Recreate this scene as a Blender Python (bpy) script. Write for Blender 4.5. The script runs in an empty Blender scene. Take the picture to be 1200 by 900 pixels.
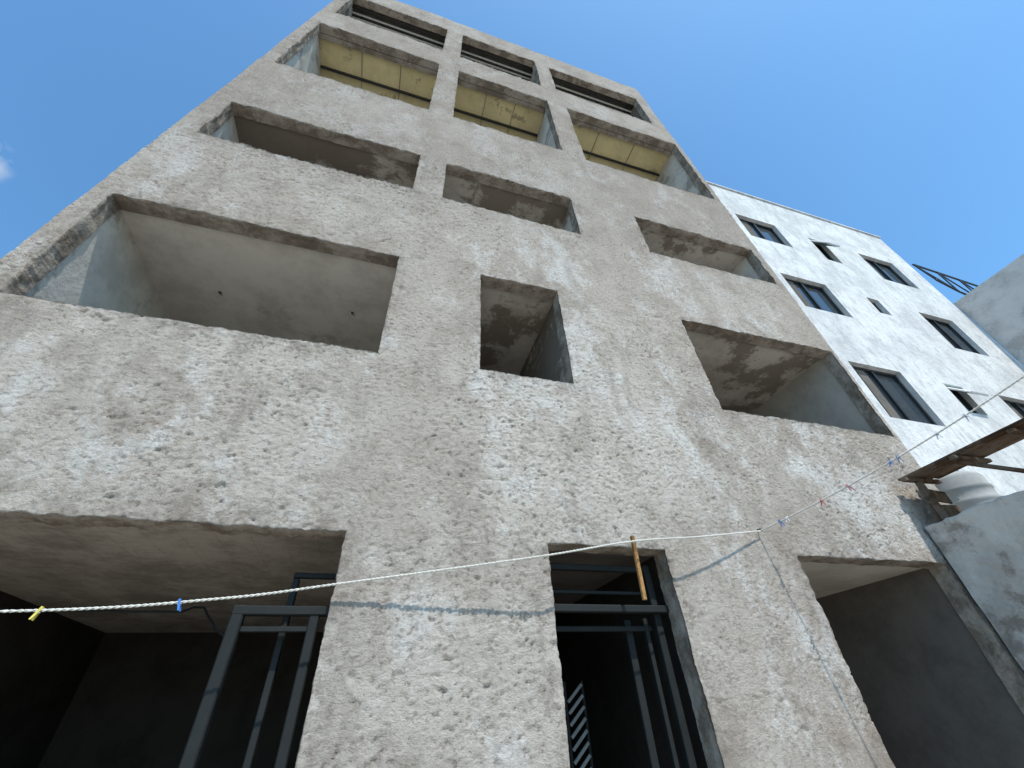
import bpy, math, random
import numpy as np
from mathutils import Matrix, Vector
random.seed(4); rng=np.random.RandomState(7)
S=bpy.context.scene
CZ=1.45; YF=2.6; YW=3.5
SUN=Vector((.12,-.60,.97)).normalized()

# ---------------------------------------------------------------- materials
class M:
    def __init__(s,name,rough=.85,metal=0.):
        s.m=bpy.data.materials.new(name); s.m.use_nodes=True
        s.n=s.m.node_tree.nodes; s.l=s.m.node_tree.links
        s.b=s.n['Principled BSDF']; s.b.inputs['Roughness'].default_value=rough; s.b.inputs['Metallic'].default_value=metal
        if rough>=.84: s.b.inputs['Specular IOR Level'].default_value=0
        s.tc=s.n.new('ShaderNodeTexCoord')
    def co(s,scale=(1,1,1)):
        if scale==(1,1,1): return s.tc.outputs['Object']
        mp=s.n.new('ShaderNodeMapping'); mp.inputs['Scale'].default_value=scale
        s.l.new(s.tc.outputs['Object'],mp.inputs[0]); return mp.outputs[0]
    def noise(s,scale,detail=4,rough=.6,st=(1,1,1),dist=0.):
        t=s.n.new('ShaderNodeTexNoise'); t.inputs['Scale'].default_value=scale; t.inputs['Detail'].default_value=detail
        t.inputs['Roughness'].default_value=rough; t.inputs['Distortion'].default_value=dist
        s.l.new(s.co(st),t.inputs['Vector']); return t.outputs['Fac']
    def attr(s,name):
        a=s.n.new('ShaderNodeAttribute'); a.attribute_name=name; return a.outputs['Fac']
    def ramp(s,src,a,b,lo=0.,hi=1.):
        r=s.n.new('ShaderNodeMapRange'); r.interpolation_type='SMOOTHSTEP'
        s.l.new(src,r.inputs[0]); r.inputs[1].default_value=a; r.inputs[2].default_value=b
        r.inputs[3].default_value=lo; r.inputs[4].default_value=hi; return r.outputs[0]
    def math(s,op,a,b=0.):
        m=s.n.new('ShaderNodeMath'); m.operation=op
        for i,v in enumerate((a,b)):
            if isinstance(v,(int,float)): m.inputs[i].default_value=v
            else: s.l.new(v,m.inputs[i])
        return m.outputs[0]
    def mix(s,f,a,b):
        m=s.n.new('ShaderNodeMix'); m.data_type='RGBA'
        for i,v in ((0,f),(6,a),(7,b)):
            if isinstance(v,(int,float)): m.inputs[i].default_value=v
            elif isinstance(v,tuple): m.inputs[i].default_value=(*v,1)
            else: s.l.new(v,m.inputs[i])
        return m.outputs[2]
    def axis(s,i):
        x=s.n.new('ShaderNodeSeparateXYZ'); s.l.new(s.tc.outputs['Object'],x.inputs[0]); return x.outputs[i]
    def col(s,c):
        if isinstance(c,tuple): s.b.inputs['Base Color'].default_value=(*c,1)
        else: s.l.new(c,s.b.inputs['Base Color'])
    def bump(s,h,strength,dist,prev=None):
        b=s.n.new('ShaderNodeBump'); b.inputs['Strength'].default_value=strength; b.inputs['Distance'].default_value=dist
        s.l.new(h,b.inputs['Height'])
        if prev: s.l.new(prev,b.inputs['Normal'])
        s.l.new(b.outputs[0],s.b.inputs['Normal']); return b.outputs[0]

def stucco():
    k=M('rough_stucco',.95)
    big=k.noise(.5,3,.6); mid=k.noise(2.4,6,.74,(1,1,.8)); fine=k.noise(34,3,.75,(.7,1,1))
    c=k.mix(k.ramp(big,.42,.60),(.51,.445,.385),(.61,.55,.485))
    c=k.mix(k.ramp(mid,.46,.66,0,.62),c,(.36,.305,.257))
    wp=k.math('MULTIPLY',k.ramp(k.noise(1.0,7,.78,(1.3,1,.8)),.48,.60),k.ramp(mid,.60,.42))
    c=k.mix(k.math('MULTIPLY',wp,.75),c,(.74,.71,.67))
    st=k.noise(2.2,4,.7,(1.6,1,.3))
    c=k.mix(k.ramp(st,.54,.70,0,.4),c,(.30,.255,.22))
    c=k.mix(k.ramp(fine,.50,.70,0,.65),c,(.25,.215,.185))
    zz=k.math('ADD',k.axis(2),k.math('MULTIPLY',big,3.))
    c=k.mix(k.ramp(zz,5.0,10.,0,.56),c,(.28,.24,.21))  # upper storeys browner; colour also carries shade of bump undersides seen from below
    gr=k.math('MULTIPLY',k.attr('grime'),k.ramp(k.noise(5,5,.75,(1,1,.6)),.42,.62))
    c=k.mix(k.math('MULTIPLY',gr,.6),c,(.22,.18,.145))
    k.col(c)
    k.bump(k.noise(38,6,.84,(.7,1,1)),1.,.032)
    return k.m
def reveal():
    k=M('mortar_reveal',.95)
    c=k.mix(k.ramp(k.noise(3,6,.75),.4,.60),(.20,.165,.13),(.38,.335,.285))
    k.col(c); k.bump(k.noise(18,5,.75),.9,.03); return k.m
def plaster(name,a,b,bs=.25,stain=None,sa=.55,sb=.62,sc=1.2,st=(1,1,1)):
    k=M(name,.9)
    n=k.noise(1.6,5,.72)
    c=k.mix(k.ramp(n,.38,.64),a,b)
    if stain: c=k.mix(k.ramp(k.noise(sc,7,.74,st),sa,sb,0,.85),c,stain)
    k.col(c); k.bump(k.noise(14,4,.72),bs,.02); return k.m
def boards():
    k=M('formwork_concrete',.9)
    x=k.math('MULTIPLY',k.axis(0),5.2)
    fr=k.math('FRACT',x); fl=k.math('FLOOR',x)
    w=k.n.new('ShaderNodeTexWhiteNoise'); w.noise_dimensions='1D'; k.l.new(fl,w.inputs['W'])
    edge=k.ramp(k.math('ABSOLUTE',k.math('SUBTRACT',fr,.5)),.46,.5)
    c=k.mix(w.outputs[0],(.36,.315,.265),(.40,.355,.30))
    c=k.mix(k.ramp(k.noise(2.2,6,.78),.38,.64,0,.8),c,(.20,.17,.14))
    c=k.mix(k.math('MULTIPLY',edge,.25),c,(.16,.135,.11))
    k.col(c); k.bump(k.noise(12,5,.75),.5,.03); return k.m
def simple(name,c,rough=.6,metal=0.,var=.2,bs=.1,sc=12,spec=None):
    k=M(name,rough,metal); d=tuple(v*(1-var) for v in c)
    if spec is not None: k.b.inputs['Specular IOR Level'].default_value=spec
    k.col(k.mix(k.ramp(k.noise(sc,4,.65),.35,.7),c,d)); return k.m
def wood(name,c,c2=None):
    k=M(name,.85); n=k.noise(7,6,.75,(1,.12,1)); c=k.mix(k.ramp(n,.38,.62),c,tuple(v*.4 for v in c))
    if c2: c=k.mix(k.ramp(k.noise(3,5,.7),.48,.6,0,.6),c,c2)
    k.col(c); k.bump(n,.6,.012); return k.m
def whitewall():
    k=M('white_painted_render',.85)
    c=k.mix(k.ramp(k.noise(1.2,5,.7),.38,.66),(.65,.65,.64),(.50,.503,.50))
    c=k.mix(k.ramp(k.noise(4,6,.78,(1.6,1,.6)),.47,.66,0,.65),c,(.34,.34,.34))
    k.col(c); k.bump(k.noise(8,6,.75),.6,.05); return k.m
mSt=stucco(); mRev=reveal()
mCeil=plaster('plaster_light',(.63,.59,.53),(.49,.455,.405),.18,(.37,.325,.275),.54,.66,.9)
mWall=plaster('plaster_wall',(.66,.63,.575),(.50,.47,.43),.35,(.31,.275,.24),.52,.62,1.4)
mCeilG=plaster('plaster_entry',(.55,.515,.455),(.44,.405,.36),.15)
mStain=plaster('plaster_stained',(.50,.45,.39),(.36,.315,.27),.35,(.15,.12,.095),.43,.50,.7,(.6,1,1))
mStain2=plaster('plaster_patchy',(.57,.525,.465),(.42,.375,.325),.3,(.20,.165,.13),.49,.56,1.0)
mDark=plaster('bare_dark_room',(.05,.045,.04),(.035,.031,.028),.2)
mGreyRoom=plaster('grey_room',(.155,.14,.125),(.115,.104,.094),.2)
mYel=plaster('yellow_board',(.78,.65,.36),(.64,.54,.31),.15,(.36,.30,.19),.58,.64,2.5)
mBrown=plaster('brown_ceiling',(.13,.11,.09),(.09,.075,.06),.3)
mBoards=boards()
mFloor=plaster('screed_floor',(.42,.39,.35),(.33,.31,.28),.2)
mSteel=simple('black_painted_steel',(.016,.018,.018),.6,.0,.2,.1,12,.22)
mAlu=simple('aluminium',(.62,.63,.64),.4,.7)
mPale=simple('pale_painted_rail',(.55,.55,.51),.6)
mGrille=simple('dull_grille',(.24,.24,.23),.6)
mFrame=simple('dark_window_frame',(.022,.024,.026),.45,.2)
mWhite=whitewall()
mBound=plaster('weathered_wall',(.54,.515,.475),(.41,.387,.355),.6,(.22,.193,.165),.50,.62,2.0)
mGreyW=plaster('pale_concrete',(.54,.53,.515),(.43,.425,.41),.35,(.36,.35,.335),.52,.6,.8)
mRope=simple('rope_white',(.62,.59,.53),.8,0,.25,.3,60)
mTank=plaster('tank_plastic',(.34,.335,.32),(.25,.247,.235),.1)
mWood=wood('old_timber',(.12,.082,.056),(.17,.14,.115)); mStick=wood('stick_wood',(.40,.22,.09))
mGround=plaster('yard_concrete',(.40,.37,.32),(.31,.285,.25),.3)
mGlass=M('window_glass',.06); mGlass.col((.02,.028,.035)); mGlass.b.inputs['Specular IOR Level'].default_value=.8
mGlass.bump(mGlass.noise(1.5,2),.05,.02); mGlass=mGlass.m
mGlassD=M('frosted_pane',.25); mGlassD.col((.45,.62,.60)); mGlassD=mGlassD.m

# ---------------------------------------------------------------- mesh helpers
def link(o,parent=None):
    S.collection.objects.link(o)
    if parent: o.parent=parent
    return o
def empty(name):
    e=bpy.data.objects.new(name,None); return link(e)
def mesh(name,v,f,mat,parent=None,smooth=False):
    me=bpy.data.meshes.new(name); me.from_pydata([tuple(p) for p in v],[],f); me.update()
    me.materials.append(mat)
    if smooth:
        for p in me.polygons: p.use_smooth=True
    return link(bpy.data.objects.new(name,me),parent)
def box(name,a,b,mat,parent=None,bev=0.):
    x0,y0,z0=a;x1,y1,z1=b
    v=[(x0,y0,z0),(x1,y0,z0),(x1,y1,z0),(x0,y1,z0),(x0,y0,z1),(x1,y0,z1),(x1,y1,z1),(x0,y1,z1)]
    f=[(0,3,2,1),(4,5,6,7),(0,1,5,4),(1,2,6,5),(2,3,7,6),(3,0,4,7)]
    o=mesh(name,v,f,mat,parent)
    if bev:
        m=o.modifiers.new('b','BEVEL'); m.width=bev; m.segments=2
    return o
def beam(name,p,q,w,h,mat,parent=None):
    p=Vector(p);q=Vector(q);d=(q-p).normalized()
    up=Vector((0,0,1)) if abs(d.z)<.95 else Vector((0,1,0))
    s=d.cross(up).normalized();u=s.cross(d)
    v=[]
    for c in (p,q):
        for a,b in ((-1,-1),(1,-1),(1,1),(-1,1)): v.append(c+s*a*w/2+u*b*h/2)
    o=mesh(name,v,[(0,1,2,3),(7,6,5,4),(0,4,5,1),(1,5,6,2),(2,6,7,3),(3,7,4,0)],mat,parent)
    m=o.modifiers.new('b','BEVEL'); m.width=min(w,h)*.12; m.segments=1
    return o
def tube(name,pts,r,mat,parent=None,res=3):
    c=bpy.data.curves.new(name,'CURVE'); c.dimensions='3D'; c.bevel_depth=r; c.bevel_resolution=res
    s=c.splines.new('POLY'); s.points.add(len(pts)-1)
    for i,p in enumerate(pts): s.points[i].co=(*p,1)
    c.materials.append(mat)
    o=bpy.data.objects.new(name,c); return link(o,parent)

_T={}
def vnoise(x,z,seed):
    if seed not in _T: _T[seed]=np.random.RandomState(seed).rand(256,256)
    r=_T[seed]
    xi=np.floor(x).astype(int);zi=np.floor(z).astype(int);fx=x-xi;fz=z-zi
    fx=fx*fx*(3-2*fx);fz=fz*fz*(3-2*fz)
    g=lambda a,b:r[(a)%256,(b)%256]
    return (g(xi,zi)*(1-fx)+g(xi+1,zi)*fx)*(1-fz)+(g(xi,zi+1)*(1-fx)+g(xi+1,zi+1)*fx)*fz
def fbm(x,z,seed,o=4,g=.55):
    s=0;a=1;t=0;ang=.6
    for i in range(o):
        ca,sa=math.cos(ang*i+.3),math.sin(ang*i+.3)
        xr=x*ca-z*sa; zr=x*sa+z*ca
        s=s+a*vnoise(xr*2.03**i+i*17.3,zr*2.03**i+i*9.1,seed+i);t+=a;a*=g
    return s/t

# ---------------------------------------------------------------- main building
B=empty('unfinished_concrete_apartment_building')
XL,XR,ZT=-2.85,5.58,16.6
T=.15
OPS={ # x0,x1,z0,z1
 'g_left':(-2.62,-.21,0,2.37),'g_door':(1.07,1.97,0,2.36),'g_right':(3.19,4.90,0,2.37),
 'r3_left':(-2.70,-.25,3.82,5.18),'r3_mid':(.60,1.48,3.82,5.17),'r3_right':(3.11,5.52,3.80,5.16),
 'r4_left':(-2.62,-.27,6.65,7.64),'r4_mid':(.10,2.02,6.62,7.62),'r4_right':(3.11,5.42,6.62,7.60),
 'r5_left':(-2.66,-.30,9.47,12.25),'r5_mid':(.11,2.12,9.48,12.2),'r5_right':(2.58,5.44,9.40,12.12),
 'r6_left':(-2.62,-.30,13.38,15.4),'r6_mid':(.10,2.08,13.3,15.4),'r6_right':(2.48,5.20,13.35,15.25)}
def axisgrid(lo,hi,brk,stepf):
    pts=sorted(set([lo,hi]+[b for b in brk if lo<b<hi])); out=[]
    for a,b in zip(pts[:-1],pts[1:]):
        n=max(1,int(round((b-a)/stepf((a+b)/2)))); out+=list(np.linspace(a,b,n,endpoint=False))
    out.append(hi); return np.array(out)
gx=axisgrid(XL,XR,[v for o in OPS.values() for v in o[:2]],lambda x:.010)
gz=axisgrid(0,ZT,[v for o in OPS.values() for v in o[2:]]+[1.3,3,4.5,6,8],lambda z:.03 if z<1.2 else (.010 if z<4.6 else (.016 if z<6.5 else .028)))
nx,nz=len(gx),len(gz)
Xg,Zg=np.meshgrid(gx,gz,indexing='ij')
dist=np.full(Xg.shape,9.)
for (a,b,c,d) in OPS.values():
    dx_=np.maximum(np.maximum(a-Xg,Xg-b),0);dz_=np.maximum(np.maximum(c-Zg,Zg-d),0)
    dist=np.minimum(dist,np.hypot(dx_,dz_))
h=(fbm(Xg*.9,Zg*.9,3,3)-.5)*.03
# roughness varies: trowelled smooth zones against rough, torn zones
rg=.38+.95*np.clip((fbm(Xg*.9,Zg*.9,201,4)-.38)/.25,0,1)
h+= (fbm(Xg*14,Zg*19,11,4,.84)-.5)*.0145*rg
wx=(fbm(Xg*5,Zg*5,61,2)-.5)*.28; wz_=(fbm(Xg*5,Zg*5,65,2)-.5)*.28
r1=np.abs(fbm((Xg+wx)*9,(Zg+wz_)*17,31,3,.65)-.5)
tear=np.clip(.020-r1,0,1)/.020*np.clip((fbm(Xg*2.2,Zg*2.6,41,3)-.45)/.12,0,1); h-=tear*.011
pit=fbm(Xg*36,Zg*52,51,2,.6); h-=np.clip(pit-.68,0,.16)/.16*.011*rg
h+= (vnoise(Xg*75,Zg*80,71)-.5)*.004
h+= np.exp(-(dist/.05)**2)*(fbm(Xg*11,Zg*11,301,3,.7)-.45)*.026
amp=np.where(Zg<6,1.,1.35)
jag=.010+.012*np.exp(-((Zg-2.37)/.25)**2)*(Xg<0)+np.where(Zg>6,.003,0)
dX=(fbm(Xg*2,Zg*6,81,5,.8)-.5)*jag*2.2
dZ=(fbm(Xg*6,Zg*2,91,5,.8)-.5)*jag*2.6
PX=Xg+dX; PY=YF-h*amp; PZ=Zg+dZ
PZ[:,0]=0
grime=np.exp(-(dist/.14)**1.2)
idx=np.arange(nx*nz).reshape(nx,nz)
cx=(gx[:-1]+gx[1:])/2; cz=(gz[:-1]+gz[1:])/2
keep=np.ones((nx-1,nz-1),bool)
for (a,b,c,d) in OPS.values():
    keep&=~(((cx>a)&(cx<b))[:,None]&((cz>c)&(cz<d))[None,:])
A=idx[:-1,:-1][keep];Bq=idx[1:,:-1][keep];C=idx[1:,1:][keep];D=idx[:-1,1:][keep]
quads=[np.stack([A,Bq,C,D],1)]
verts=[np.stack([PX.ravel(),PY.ravel(),PZ.ravel()],1)]
mats=[np.zeros(len(A),int)]
base=nx*nz
def strip(front,backy,inward,seed):
    n=len(front);K=7;rows=[]
    for k in range(1,K+1):
        t=k/K; r=front.copy(); r[:,1]=front[:,1]*(1-t)+backy*t
        w=(vnoise(np.arange(n)*.13+seed,np.full(n,k*.9),seed)-.5)*.016*(1-t*.5)
        r[:,0]+=inward[0]*w; r[:,2]+=inward[1]*w
        rows.append(r)
    return np.concatenate(rows),K,n
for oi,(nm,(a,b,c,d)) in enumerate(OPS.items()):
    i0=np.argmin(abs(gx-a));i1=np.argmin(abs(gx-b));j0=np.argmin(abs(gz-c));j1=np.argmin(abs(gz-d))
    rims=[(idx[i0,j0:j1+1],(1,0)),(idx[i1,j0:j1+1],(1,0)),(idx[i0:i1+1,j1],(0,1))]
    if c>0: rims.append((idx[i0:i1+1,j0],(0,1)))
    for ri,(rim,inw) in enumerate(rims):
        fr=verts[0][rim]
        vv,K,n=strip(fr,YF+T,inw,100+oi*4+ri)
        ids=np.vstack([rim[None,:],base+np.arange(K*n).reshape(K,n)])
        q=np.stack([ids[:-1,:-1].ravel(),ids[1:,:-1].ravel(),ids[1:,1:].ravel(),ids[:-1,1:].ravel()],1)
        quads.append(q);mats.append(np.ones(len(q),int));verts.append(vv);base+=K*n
V=np.concatenate(verts);Q=np.concatenate(quads);MI=np.concatenate(mats)
me=bpy.data.meshes.new('facade'); me.vertices.add(len(V)); me.vertices.foreach_set('co',V.ravel().astype(np.float32))
me.loops.add(Q.size); me.loops.foreach_set('vertex_index',Q.ravel().astype(np.int32))
me.polygons.add(len(Q)); me.polygons.foreach_set('loop_start',(np.arange(len(Q))*4).astype(np.int32))
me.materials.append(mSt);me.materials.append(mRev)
me.polygons.foreach_set('material_index',MI.astype(np.int32))
me.polygons.foreach_set('use_smooth',np.ones(len(Q),bool))
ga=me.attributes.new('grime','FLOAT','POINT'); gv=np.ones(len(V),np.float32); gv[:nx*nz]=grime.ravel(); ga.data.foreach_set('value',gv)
me.update(calc_edges=True); me.validate()
print('facade quads',len(Q))
link(bpy.data.objects.new('facade',me),B)
# shell
YB=11.
box('side_wall_west',(XL+.01,YF+.03,0),(XL+.10,YB,ZT-.25),mFloor,B)
box('side_wall_east',(XR-.05,YF+.03,0),(XR-.004,YB,ZT-.25),mFloor,B)
box('rear_wall_upper',(XL+.10,YB-.15,2.6),(XR-.05,YB,ZT-.25),mFloor,B)
box('roof_slab',(XL+.10,YF+.15,ZT-.5),(XR-.05,YB-.15,ZT-.35),mFloor,B)
box('parapet_back',(XL+.1,YF+.035,ZT-.35),(XR-.05,YF+.15,ZT-.03),mFloor,B)

def room(nm,x0,x1,z0,z1,y1,mc,ml,mr,mb,mf):
    y0=YF+T-.012
    def q(n,v,m): mesh(nm+'_'+n,v,[(0,1,2,3)],m,B)
    q('ceiling',[(x0,y0,z1),(x1,y0,z1),(x1,y1,z1),(x0,y1,z1)],mc)
    q('floor',[(x0,y0,z0),(x1,y0,z0),(x1,y1,z0),(x0,y1,z0)],mf)
    q('wall_left',[(x0,y0,z0),(x0,y1,z0),(x0,y1,z1),(x0,y0,z1)],ml)
    q('wall_right',[(x1,y0,z0),(x1,y1,z0),(x1,y1,z1),(x1,y0,z1)],mr)
    q('wall_back',[(x0,y1,z0),(x1,y1,z0),(x1,y1,z1),(x0,y1,z1)],mb)
O=OPS
def r(nm,fz,dz,y1,mc,ml,mr,mb,dx=.015):
    a,b,c,d=O[nm]; room(nm,a-dx,b+dx,fz,d+dz,y1,mc,ml,mr,mb,mFloor)
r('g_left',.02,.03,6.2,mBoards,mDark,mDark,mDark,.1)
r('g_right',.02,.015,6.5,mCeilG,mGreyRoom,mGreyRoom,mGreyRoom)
r('r3_left',2.62,.03,7.5,mCeil,mWall,mWall,mWall)
r('r3_mid',2.62,.03,6.0,mStain2,mWall,mStain,mStain,.03)
r('r3_right',2.62,.03,7.5,mStain2,mWall,mWall,mWall,.02)
r('r4_left',5.45,.03,7.0,mStain,mWall,mWall,mStain)
r('r4_mid',5.45,.03,6.5,mStain2,mWall,mStain2,mStain2)
r('r4_right',5.45,.03,7.0,mStain2,mWall,mWall,mWall)
for n in ('r5_left','r5_mid','r5_right'): r(n,8.3,.06,7.0,mYel,mWall,mWall,mYel,.03)
for n in ('r6_left','r6_mid','r6_right'): r(n,12.6,.06,7.0,mBrown,mStain,mStain,mBrown,.03)
a,b,c,d=O['g_door']
room('hall',a-.25,b+.05,.02,d+.02,8.0,mGreyRoom,mDark,mDark,mDark,mFloor)
for k,(x,y) in enumerate(((-.71,3.52),(-2.08,3.57))):
    box('ceiling_box_%d'%k,(x-.014,y-.016,5.20),(x+.014,y+.016,5.213),mBrown,B)
    tube('ceiling_wire_%d'%k,[(x,y,5.205),(x+.015,y,5.17),(x+.04,y-.01,5.16)],.003,mBrown,B)

for n in ('r6_left','r6_mid','r6_right'):
    a,b,c,d=O[n]
    for k,(yy,zz,m) in enumerate(((YF+.20,d+.03,mFrame),(YF+.30,d-.02,mPale),(YF+.39,d-.06,mPale),(YF+.47,d-.10,mFrame))):
        box(n+'_rail_%d'%k,(a-.02,yy,zz-.04),(b+.02,yy+.03,zz),m,B)
    for k in range(5):
        xx=a+.2+(b-a-.4)*k/4
        box(n+'_cross_%d'%k,(xx,YF+.18,d-.012),(xx+.03,YF+.9,d+.02),mFrame,B)
for n in ('r5_left','r5_mid','r5_right'):
    a,b,c,d=O[n]
    box(n+'_band',(a-.02,YF+.16,d-.03),(b+.02,YF+.24,d+.052),mRev,B)
    box(n+'_trim_b',(a-.02,YF+.72,d-.02),(b+.02,YF+.76,d+.05),mFrame,B)
    for k in (1,2):
        xx=a+(b-a)*k/3; box(n+'_seam_%d'%k,(xx,YF+.27,d+.045),(xx+.012,YF+1.8,d+.056),mRev,B)

G=empty('steel_gate')
yg=2.78
def gb(n,p,q,w=.05,hh=.05): beam(n,p,q,w,hh,mSteel,G)
gb('post_outer',(-.67,yg,0.02),(-.67,yg,2.0),.06,.06)
gb('post_inner',(-.29,yg,0.02),(-.29,yg,2.0),.05,.05)
gb('top_rail',(-.70,yg-.004,1.975),(-.21,yg-.004,1.975),.055,.045)
gb('second_rail',(-.64,yg+.01,1.89),(-.31,yg+.01,1.89),.03,.025)
gb('mid_rail',(-.64,yg,1.0),(-.31,yg,1.0),.04,.04)
gb('fixed_mullion',(-.45,yg+.12,0.02),(-.45,yg+.12,2.17),.035,.045)
gb('fixed_top_rail',(-.47,yg+.12,2.19),(-.2,yg+.12,2.19),.03,.03)
tube('cable',[(-1.22,3.6,2.12),(-1.12,3.5,2.13),(-1.03,3.4,2.11),(-.95,3.25,2.04),(-.84,3.1,1.94),(-.70,2.85,1.86)],.007,mSteel,G)
tube('conduit',[(-2.6,3.6,2.13),(-1.22,3.6,2.12)],.007,mSteel,G)
Dd=empty('steel_door_frame')
yd=2.80
def db(n,p,q,w=.05,hh=.05,m=mSteel): beam(n,p,q,w,hh,m,Dd)
db('jamb_left',(1.10,yd,.02),(1.10,yd,2.30),.04,.05)
db('jamb_right',(1.90,yd,.02),(1.90,yd,2.30),.05,.05)
db('head',(1.12,yd,2.27),(1.875,yd,2.27),.04,.04)
db('transom',(1.06,yd-.05,2.00),(1.97,yd-.05,2.00),.05,.045)
db('transom_low',(1.12,yd+.05,1.90),(1.875,yd+.05,1.90),.03,.03)
db('transom_bar',(1.12,yd+.04,2.12),(1.875,yd+.04,2.12),.02,.02)
db('leaf_stile',(1.72,yd+.10,.02),(1.72,yd+.10,1.96),.05,.04)
db('leaf_stile_b',(1.83,yd+.05,.02),(1.83,yd+.05,1.96),.03,.04)
db('open_leaf_rail',(1.14,yd+.1,1.93),(1.20,yd+.75,1.93),.04,.04)
db('grille_post_a',(1.42,3.42,.02),(1.42,3.42,1.66),.02,.02)
db('grille_post_b',(1.56,3.42,.02),(1.56,3.42,1.66),.02,.02)
for k in range(18):
    z=.45+k*.064
    db('grille_%d'%k,(1.43,3.40,z),(1.55,3.40,z+.10),.012,.02,mGrille)
St=empty('wooden_stick'); beam('stick',(1.66,2.50,2.405),(1.665,2.53,2.01),.026,.022,mStick,St)

# ---------------------------------------------------------------- white building
W=empty('white_apartment_building')
WX0,WX1,WZ=5.7,14.28,13.2
wins=[]
def wz(t): return CZ+3.5*t
for zt,zb in ((2.90,2.59),(2.15,1.82),(1.38,1.02)): wins.append((7.70,9.03,wz(zb),wz(zt),'big'))
for x0,x1,zt,zb in ((3.41,3.80,2.85,2.50),(3.42,3.77,2.12,1.76),(3.36,3.75,1.36,1.0)): wins.append((x0*3.5,x1*3.5,wz(zb),wz(zt),'big'))
for x0,x1,zt,zb,t in ((2.89,3.04,2.86,2.56,'awn'),(2.93,3.04,2.13,1.97,'small'),(2.90,3.05,1.36,1.16,'awn')): wins.append((x0*3.5,x1*3.5,wz(zb),wz(zt),t))
xs=sorted(set([WX0,WX1]+[v for w in wins for v in w[:2]]));zs=sorted(set([0,WZ]+[v for w in wins for v in w[2:4]]))
v=[];f=[]
for i in range(len(xs)-1):
    for j in range(len(zs)-1):
        mx=(xs[i]+xs[i+1])/2;mz=(zs[j]+zs[j+1])/2
        if any(w[0]<mx<w[1] and w[2]<mz<w[3] for w in wins): continue
        n=len(v);v+=[(xs[i],YW,zs[j]),(xs[i+1],YW,zs[j]),(xs[i+1],YW,zs[j+1]),(xs[i],YW,zs[j+1])];f.append((n,n+1,n+2,n+3))
for w in wins:
    x0,x1,z0,z1,t=w; yb=YW+.14;n=len(v)
    v+=[(x0,YW,z0),(x1,YW,z0),(x1,YW,z1),(x0,YW,z1),(x0,yb,z0),(x1,yb,z0),(x1,yb,z1),(x0,yb,z1)]
    f+=[(n,n+1,n+5,n+4),(n+1,n+2,n+6,n+5),(n+2,n+3,n+7,n+6),(n+3,n,n+4,n+7)]
mesh('front_wall',v,f,mWhite,W)
mesh('other_walls',[(WX0,YW,0),(WX0,12,0),(WX0,12,WZ),(WX0,YW,WZ),(WX1,YW,0),(WX1,12,0),(WX1,12,WZ),(WX1,YW,WZ)],[(0,1,2,3),(4,7,6,5),(1,5,6,2)],mWhite,W)
mesh('roof',[(WX0,YW+.15,WZ-.4),(WX1,YW+.15,WZ-.4),(WX1,12,WZ-.4),(WX0,12,WZ-.4)],[(0,1,2,3)],mFloor,W)
box('coping',(WX0-.02,YW-.04,WZ),(WX1+.03,YW+.16,WZ+.06),mWhite,W,.01)
for k,w in enumerate(wins):
    x0,x1,z0,z1,t=w;y=YW+.09;fw=.05
    box('glass_%d'%k,(x0,y+.03,z0),(x1,y+.035,z1),mGlass,W)
    for n,a_,b_ in (('l',(x0,y,z0),(x0+fw,y+.04,z1)),('r',(x1-fw,y,z0),(x1,y+.04,z1)),('b',(x0+fw,y,z0),(x1-fw,y+.04,z0+fw)),('t',(x0+fw,y,z1-fw),(x1-fw,y+.04,z1))):
        box('frame_%d%s'%(k,n),a_,b_,mFrame,W)
    if t=='big':
        m=(x0+x1)/2; box('mullion_%d'%k,(m-.03,y-.01,z0+fw),(m+.03,y+.03,z1-fw),mFrame,W)
        box('sash_%d'%k,(m+.035,y+.005,z0+fw),(m+.055,y+.032,z1-fw),mAlu,W)
        mc=x0+(x1-x0)*random.uniform(.15,.3)
        box('curtain_%d'%k,(mc,y+.022,z0+fw),(mc+.22,y+.028,z1-fw),mGreyRoom,W)
    if t=='awn':
        zm=z0+(z1-z0)*.45
        p=[(x0+.03,YW+.06,z1-.05),(x1-.03,YW+.06,z1-.05),(x1-.03,YW-.22,zm),(x0+.03,YW-.22,zm)]
        mesh('awning_pane_%d'%k,p,[(0,1,2,3)],mGlassD,W)
        for q in range(4): beam('awning_frame_%d%d'%(k,q),p[q],p[(q+1)%4],.035,.035,mAlu,W)
for k in range(26):
    x=WX0+2+k*.255; tube('rebar_%d'%k,[(x,YW+.06,WZ+.05),(x+random.uniform(-.02,.02),YW+.06,WZ+.05+random.uniform(.08,.2))],.008,mFrame,W,1)
tube('roof_wire',[(WX0+1+k*.4,YW+.05,WZ+.15+.02*math.sin(k*1.9)) for k in range(19)],.008,mAlu,W,1)

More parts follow.
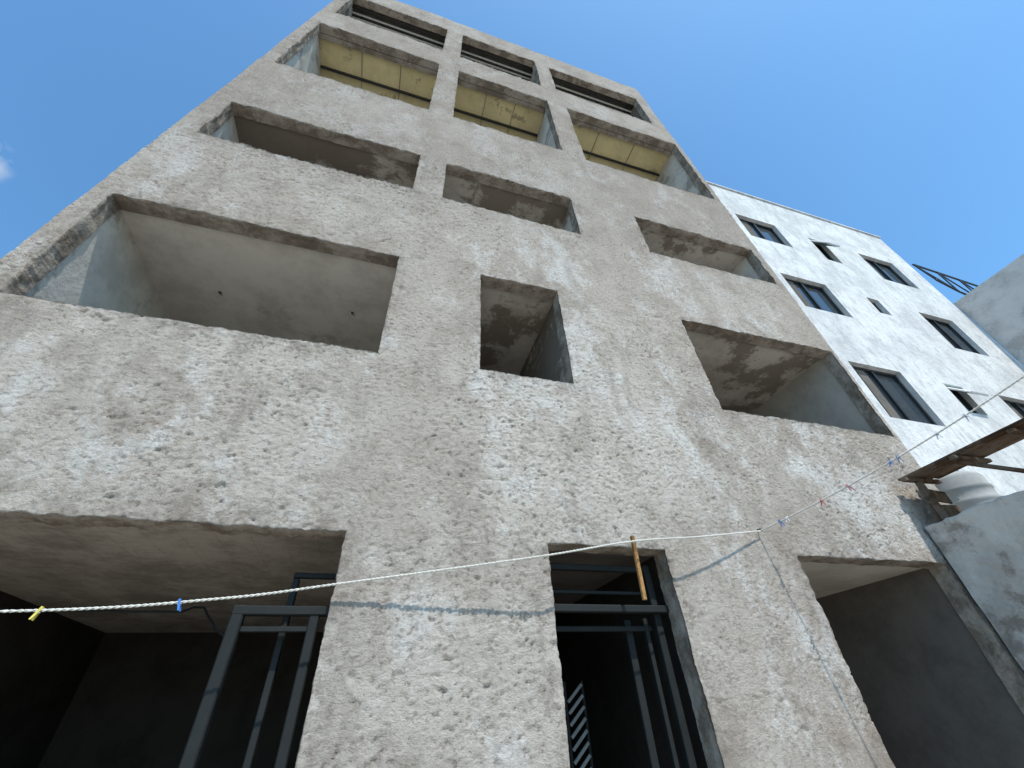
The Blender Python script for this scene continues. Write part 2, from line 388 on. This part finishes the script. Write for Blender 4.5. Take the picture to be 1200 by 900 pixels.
gw=empty('pale_concrete_wall'); box('wall',(14.3,-1.5,0),(14.6,YW-.003,9.88),mGreyW,gw)
Tr=empty('steel_truss_frame'); yt=4.3
def P(u,vv): return (u*yt,yt,CZ+vv*yt)
tp=[P(4.16,2.97),P(4.45,2.955),P(4.72,2.94),P(5.0,2.925)]; lp=[P(4.27,2.79),P(4.45,2.68),P(4.72,2.60),P(5.0,2.55)]
for i in range(3):
    beam('chord_top_%d'%i,tp[i],tp[i+1],.06,.06,mFrame,Tr); beam('chord_low_%d'%i,lp[i],lp[i+1],.06,.06,mFrame,Tr)
    beam('web_%d'%i,tp[i],lp[i+1],.04,.04,mFrame,Tr)
for i in range(4): beam('strut_%d'%i,tp[i],lp[i],.04,.04,mFrame,Tr)
beam('leg_a',lp[3],(lp[3][0],yt,0),.1,.1,mFrame,Tr); beam('leg_b',lp[2],(lp[2][0],yt,0),.1,.1,mFrame,Tr)

# ---------------------------------------------------------------- boundary wall + neighbour roof + tank + lean-to
def wallgrid(name,x,y0,y1,z1,mat):
    ys=np.linspace(y0,y1,300);zs=np.linspace(0,z1,180)
    Y,Z=np.meshgrid(ys,zs,indexing='ij')
    X=x-(fbm(Y*8,Z*8,5,5,.7)-.5)*.02-(fbm(Y*1.2,Z*1.2,9,2)-.5)*.03
    Z2=Z+(Z>z1-.01)*((fbm(Y*5,Z*0,15,4)-.5)*.06)
    v=np.stack([X.ravel(),Y.ravel(),Z2.ravel()],1).tolist();nzz=len(zs);f=[]
    for i in range(len(ys)-1):
        for j in range(nzz-1): f.append((i*nzz+j,(i+1)*nzz+j,(i+1)*nzz+j+1,i*nzz+j+1))
    n=len(v)
    for i in range(len(ys)): v.append((x+.16,ys[i],v[i*nzz+nzz-1][2]-.01))
    for i in range(len(ys)): v.append((x+.16,ys[i],0))
    L=len(ys)
    for i in range(L-1):
        f.append((i*nzz+nzz-1,(i+1)*nzz+nzz-1,n+i+1,n+i)); f.append((n+i,n+i+1,n+L+i+1,n+L+i))
    return mesh(name,v,f,mat,None,True)
wallgrid('boundary_wall',4.90,-2.5,2.57,2.70,mBound)
nr=empty('neighbour_roof'); box('slab',(5.07,-2.5,2.3),(14.29,YW-.01,2.56),mFloor,nr)
def lathe(name,prof,c,mat,parent,seg=48):
    v=[];f=[]
    for (rr,z) in prof:
        for k in range(seg):
            t=2*math.pi*k/seg; v.append((c[0]+rr*math.cos(t),c[1]+rr*math.sin(t),c[2]+z))
    for i in range(len(prof)-1):
        for k in range(seg):
            a_=i*seg+k;b_=i*seg+(k+1)%seg; f.append((a_,b_,b_+seg,a_+seg))
    f.append(tuple(range((len(prof)-1)*seg,len(prof)*seg)))
    return mesh(name,v,f,mat,parent,True)
TK=empty('water_tank'); prof=[(.24,0),(.275,.02)]
for k in range(4):
    z=.05+k*.15; prof+=[(.272,z),(.283,z+.012),(.283,z+.045),(.272,z+.06)]
prof+=[(.275,.66),(.25,.70),(.17,.745),(.11,.76),(.11,.785),(.12,.79),(.12,.815),(.0,.82)]
box('pedestal',(6.33,2.6,2.562),(6.97,3.2,2.79),mGreyW,TK)
lathe('tank_body',prof,(6.62,2.9,2.792),mTank,TK)
LT=empty('timber_lean_to_roof')
zr=CZ+1.70
for k in range(5):
    x0=4.88+k*.105; j=random.uniform(-.03,.03)
    beam('plank_%d'%k,(x0+.05,2.50+j*2.,zr+.01*k+random.uniform(-.012,.012)),(x0+.05+j,.9+j*3,zr+.03+.012*k),.10,.02,mWood,LT)
for k in range(4):
    y=2.45-.45*k; beam('batten_%d'%k,(4.84,y,zr-.035),(5.44,y+.03,zr+.01),.05,.035,mWood,LT)
beam('post_a',(5.0,2.42,2.70),(5.02,2.44,zr-.05),.05,.05,mWood,LT)
beam('post_b',(4.99,1.2,2.70),(5.0,1.2,zr-.05),.05,.05,mWood,LT)
beam('brace',(4.97,2.05,zr-.04),(5.25,1.55,2.72),.045,.03,mWood,LT)
beam('board_side',(5.0,2.47,2.80),(5.40,2.47,2.82),.02,.16,mWood,LT)
beam('board_side_b',(4.98,2.45,2.98),(5.34,2.46,2.97),.02,.12,mWood,LT)

# ---------------------------------------------------------------- clothesline
CL=empty('clothesline')
key=[(-3.4,2.30,CZ+.40),(-1.5,2.46,CZ+.455),(-.7,2.52,CZ+.53),(-.19,2.55,CZ+.615),(.45,2.48,CZ+.70),(1.03,2.43,CZ+.785),(1.62,2.43,CZ+.895),(2.2,2.47,CZ+.97),(2.89,2.56,CZ+1.085)]
A_=Vector((2.89,2.56,CZ+1.085)); Bv=Vector((3.065,2.10,CZ+1.19)); dirv=(Bv-A_)
key2=[tuple(A_+dirv*t+Vector((0,0,.012*t*(t-4)))) for t in (0,.5,1,1.5,2,2.5,3,3.5,4,4.5,5)]
def catmull(k,n=60):
    k=[Vector(p) for p in k]; k=[2*k[0]-k[1]]+k+[2*k[-1]-k[-2]]; out=[]
    for i in range(1,len(k)-2):
        for s in range(n):
            t=s/n;p0,p1,p2,p3=k[i-1:i+3]
            out.append(.5*((2*p1)+(p2-p0)*t+(2*p0-5*p1+4*p2-p3)*t*t+(3*p1-p0-3*p2+p3)*t**3))
    out.append(k[-2]); return out
def rope(nm,pts,r):
    for ph in (0,math.pi):
        o=[];L=0
        for i,p in enumerate(pts):
            d=(pts[min(i+1,len(pts)-1)]-pts[max(i-1,0)]).normalized(); s=d.cross(Vector((0,0,1))).normalized();u=s.cross(d)
            if i: L+=(p-pts[i-1]).length
            a=L*2*math.pi/.05+ph; o.append(p+(s*math.cos(a)+u*math.sin(a))*r*.55)
        tube(nm+('_strand_a' if ph==0 else '_strand_b'),o,r*.6,mRope,CL,2)
c1=catmull(key,80);c2=catmull(key2,50)
rope('rope_left',c1,.006);rope('rope_right',c2,.0055)
tube('hook',[(2.89,2.60,CZ+1.10),(2.89,2.56,CZ+1.10),(2.89,2.555,CZ+1.08)],.006,mFrame,CL)
def pin(p,col,tilt):
    m=simple('pin_plastic',col,.4)
    e=bpy.data.objects.new('clothespin',None); link(e); e.location=p; e.rotation_euler=(0,tilt,random.uniform(-.4,.4))
    for s in (-1,1):
        v=[]
        for (z,o,w) in ((.015,.002,.0045),(0,.003,.005),(-.016,.005,.005),(-.038,.011,.0035)):
            for a_,b_ in ((-w,o),(w,o),(w,o+.004),(-w,o+.004)): v.append((a_,b_*s,z))
        f=[]
        for i in range(3):
            for q in range(4): f.append((i*4+q,i*4+(q+1)%4,i*4+4+(q+1)%4,i*4+4+q))
        f+=[(0,1,2,3),(12,13,14,15)]
        mesh('leg',v,f,m,e)
    tube('spring',[(-.008,0,-.008),(.008,0,-.008)],.004,mAlu,e,2)
def near(pts,x): return min(pts,key=lambda q:abs(q.x-x))
for x,c in ((-1.36,(.6,.5,.08)),(-1.52,(.6,.5,.1)),(-.87,(.05,.18,.5))): pin(near(c1,x),c,random.uniform(-.5,.5))
for t,c in ((.33,(.08,.2,.5)),(.45,(.7,.72,.75)),(1.0,(.5,.08,.08)),(1.4,(.55,.2,.2)),(2.0,(.07,.2,.5)),(2.1,(.07,.2,.5)),(2.6,(.7,.72,.7)),(2.95,(.7,.72,.75))):
    pin(c2[min(int(t*100),len(c2)-1)],c,random.uniform(-.6,.6))

mesh('ground',[(-300,-300,0),(300,-300,0),(300,300,0),(-300,300,0)],[(0,1,2,3)],mGround)

# ---------------------------------------------------------------- light, world, camera
L=bpy.data.lights.new('sun','SUN');L.energy=5.;L.angle=math.radians(.53);L.color=(1,.945,.865)
lo=bpy.data.objects.new('sun',L);link(lo);lo.rotation_euler=SUN.to_track_quat('Z','Y').to_euler()
w=bpy.data.worlds.new('World');S.world=w;w.use_nodes=True;nt=w.node_tree
sk=nt.nodes.new('ShaderNodeTexSky');sk.sky_type='NISHITA';sk.sun_disc=False
sk.sun_elevation=math.asin(SUN.z);sk.sun_rotation=math.atan2(SUN.x,SUN.y);sk.altitude=300;sk.air_density=1.1;sk.dust_density=1.5;sk.ozone_density=2.2
bg=nt.nodes['Background'];bg.inputs[1].default_value=.15
tc=nt.nodes.new('ShaderNodeTexCoord')
dp=nt.nodes.new('ShaderNodeVectorMath');dp.operation='DOT_PRODUCT';nt.links.new(tc.outputs['Generated'],dp.inputs[0]);dp.inputs[1].default_value=(-.6216,.4365,.6507)
mr=nt.nodes.new('ShaderNodeMapRange');mr.interpolation_type='SMOOTHSTEP';nt.links.new(dp.outputs['Value'],mr.inputs[0]);mr.inputs[1].default_value=.9993;mr.inputs[2].default_value=1.0003
nn=nt.nodes.new('ShaderNodeTexNoise');nn.inputs['Scale'].default_value=35;nn.inputs['Detail'].default_value=6;nt.links.new(tc.outputs['Generated'],nn.inputs['Vector'])
m2=nt.nodes.new('ShaderNodeMath');m2.operation='MULTIPLY';nt.links.new(mr.outputs[0],m2.inputs[0])
mr2=nt.nodes.new('ShaderNodeMapRange');nt.links.new(nn.outputs['Fac'],mr2.inputs[0]);mr2.inputs[1].default_value=.42;mr2.inputs[2].default_value=.75
nt.links.new(mr2.outputs[0],m2.inputs[1])
tint=nt.nodes.new('ShaderNodeMix');tint.data_type='RGBA';tint.blend_type='MULTIPLY';tint.inputs[0].default_value=1;nt.links.new(sk.outputs[0],tint.inputs[6]);tint.inputs[7].default_value=(.90,1.44,1.65,1)
mx=nt.nodes.new('ShaderNodeMix');mx.data_type='RGBA';nt.links.new(m2.outputs[0],mx.inputs[0]);nt.links.new(tint.outputs[2],mx.inputs[6]);mx.inputs[7].default_value=(5.2,5.6,6.1,1)
nt.links.new(mx.outputs[2],bg.inputs[0])
w.cycles.sampling_method='MANUAL';w.cycles.sample_map_resolution=256
cam=bpy.data.cameras.new('camera');co=bpy.data.objects.new('camera',cam);link(co)
cam.sensor_width=36;cam.lens=36*481.6/1200;cam.clip_start=.02;cam.clip_end=2000
R=Matrix(((.9574,-.1471,-.2486),(-.2852,-.6187,-.7321),(-.0461,.7718,-.6343)))
co.matrix_world=Matrix.Translation((0,0,CZ))@R.to_quaternion().to_matrix().to_4x4()
S.camera=co
S.view_settings.view_transform='Standard';S.view_settings.look='None';S.view_settings.exposure=0
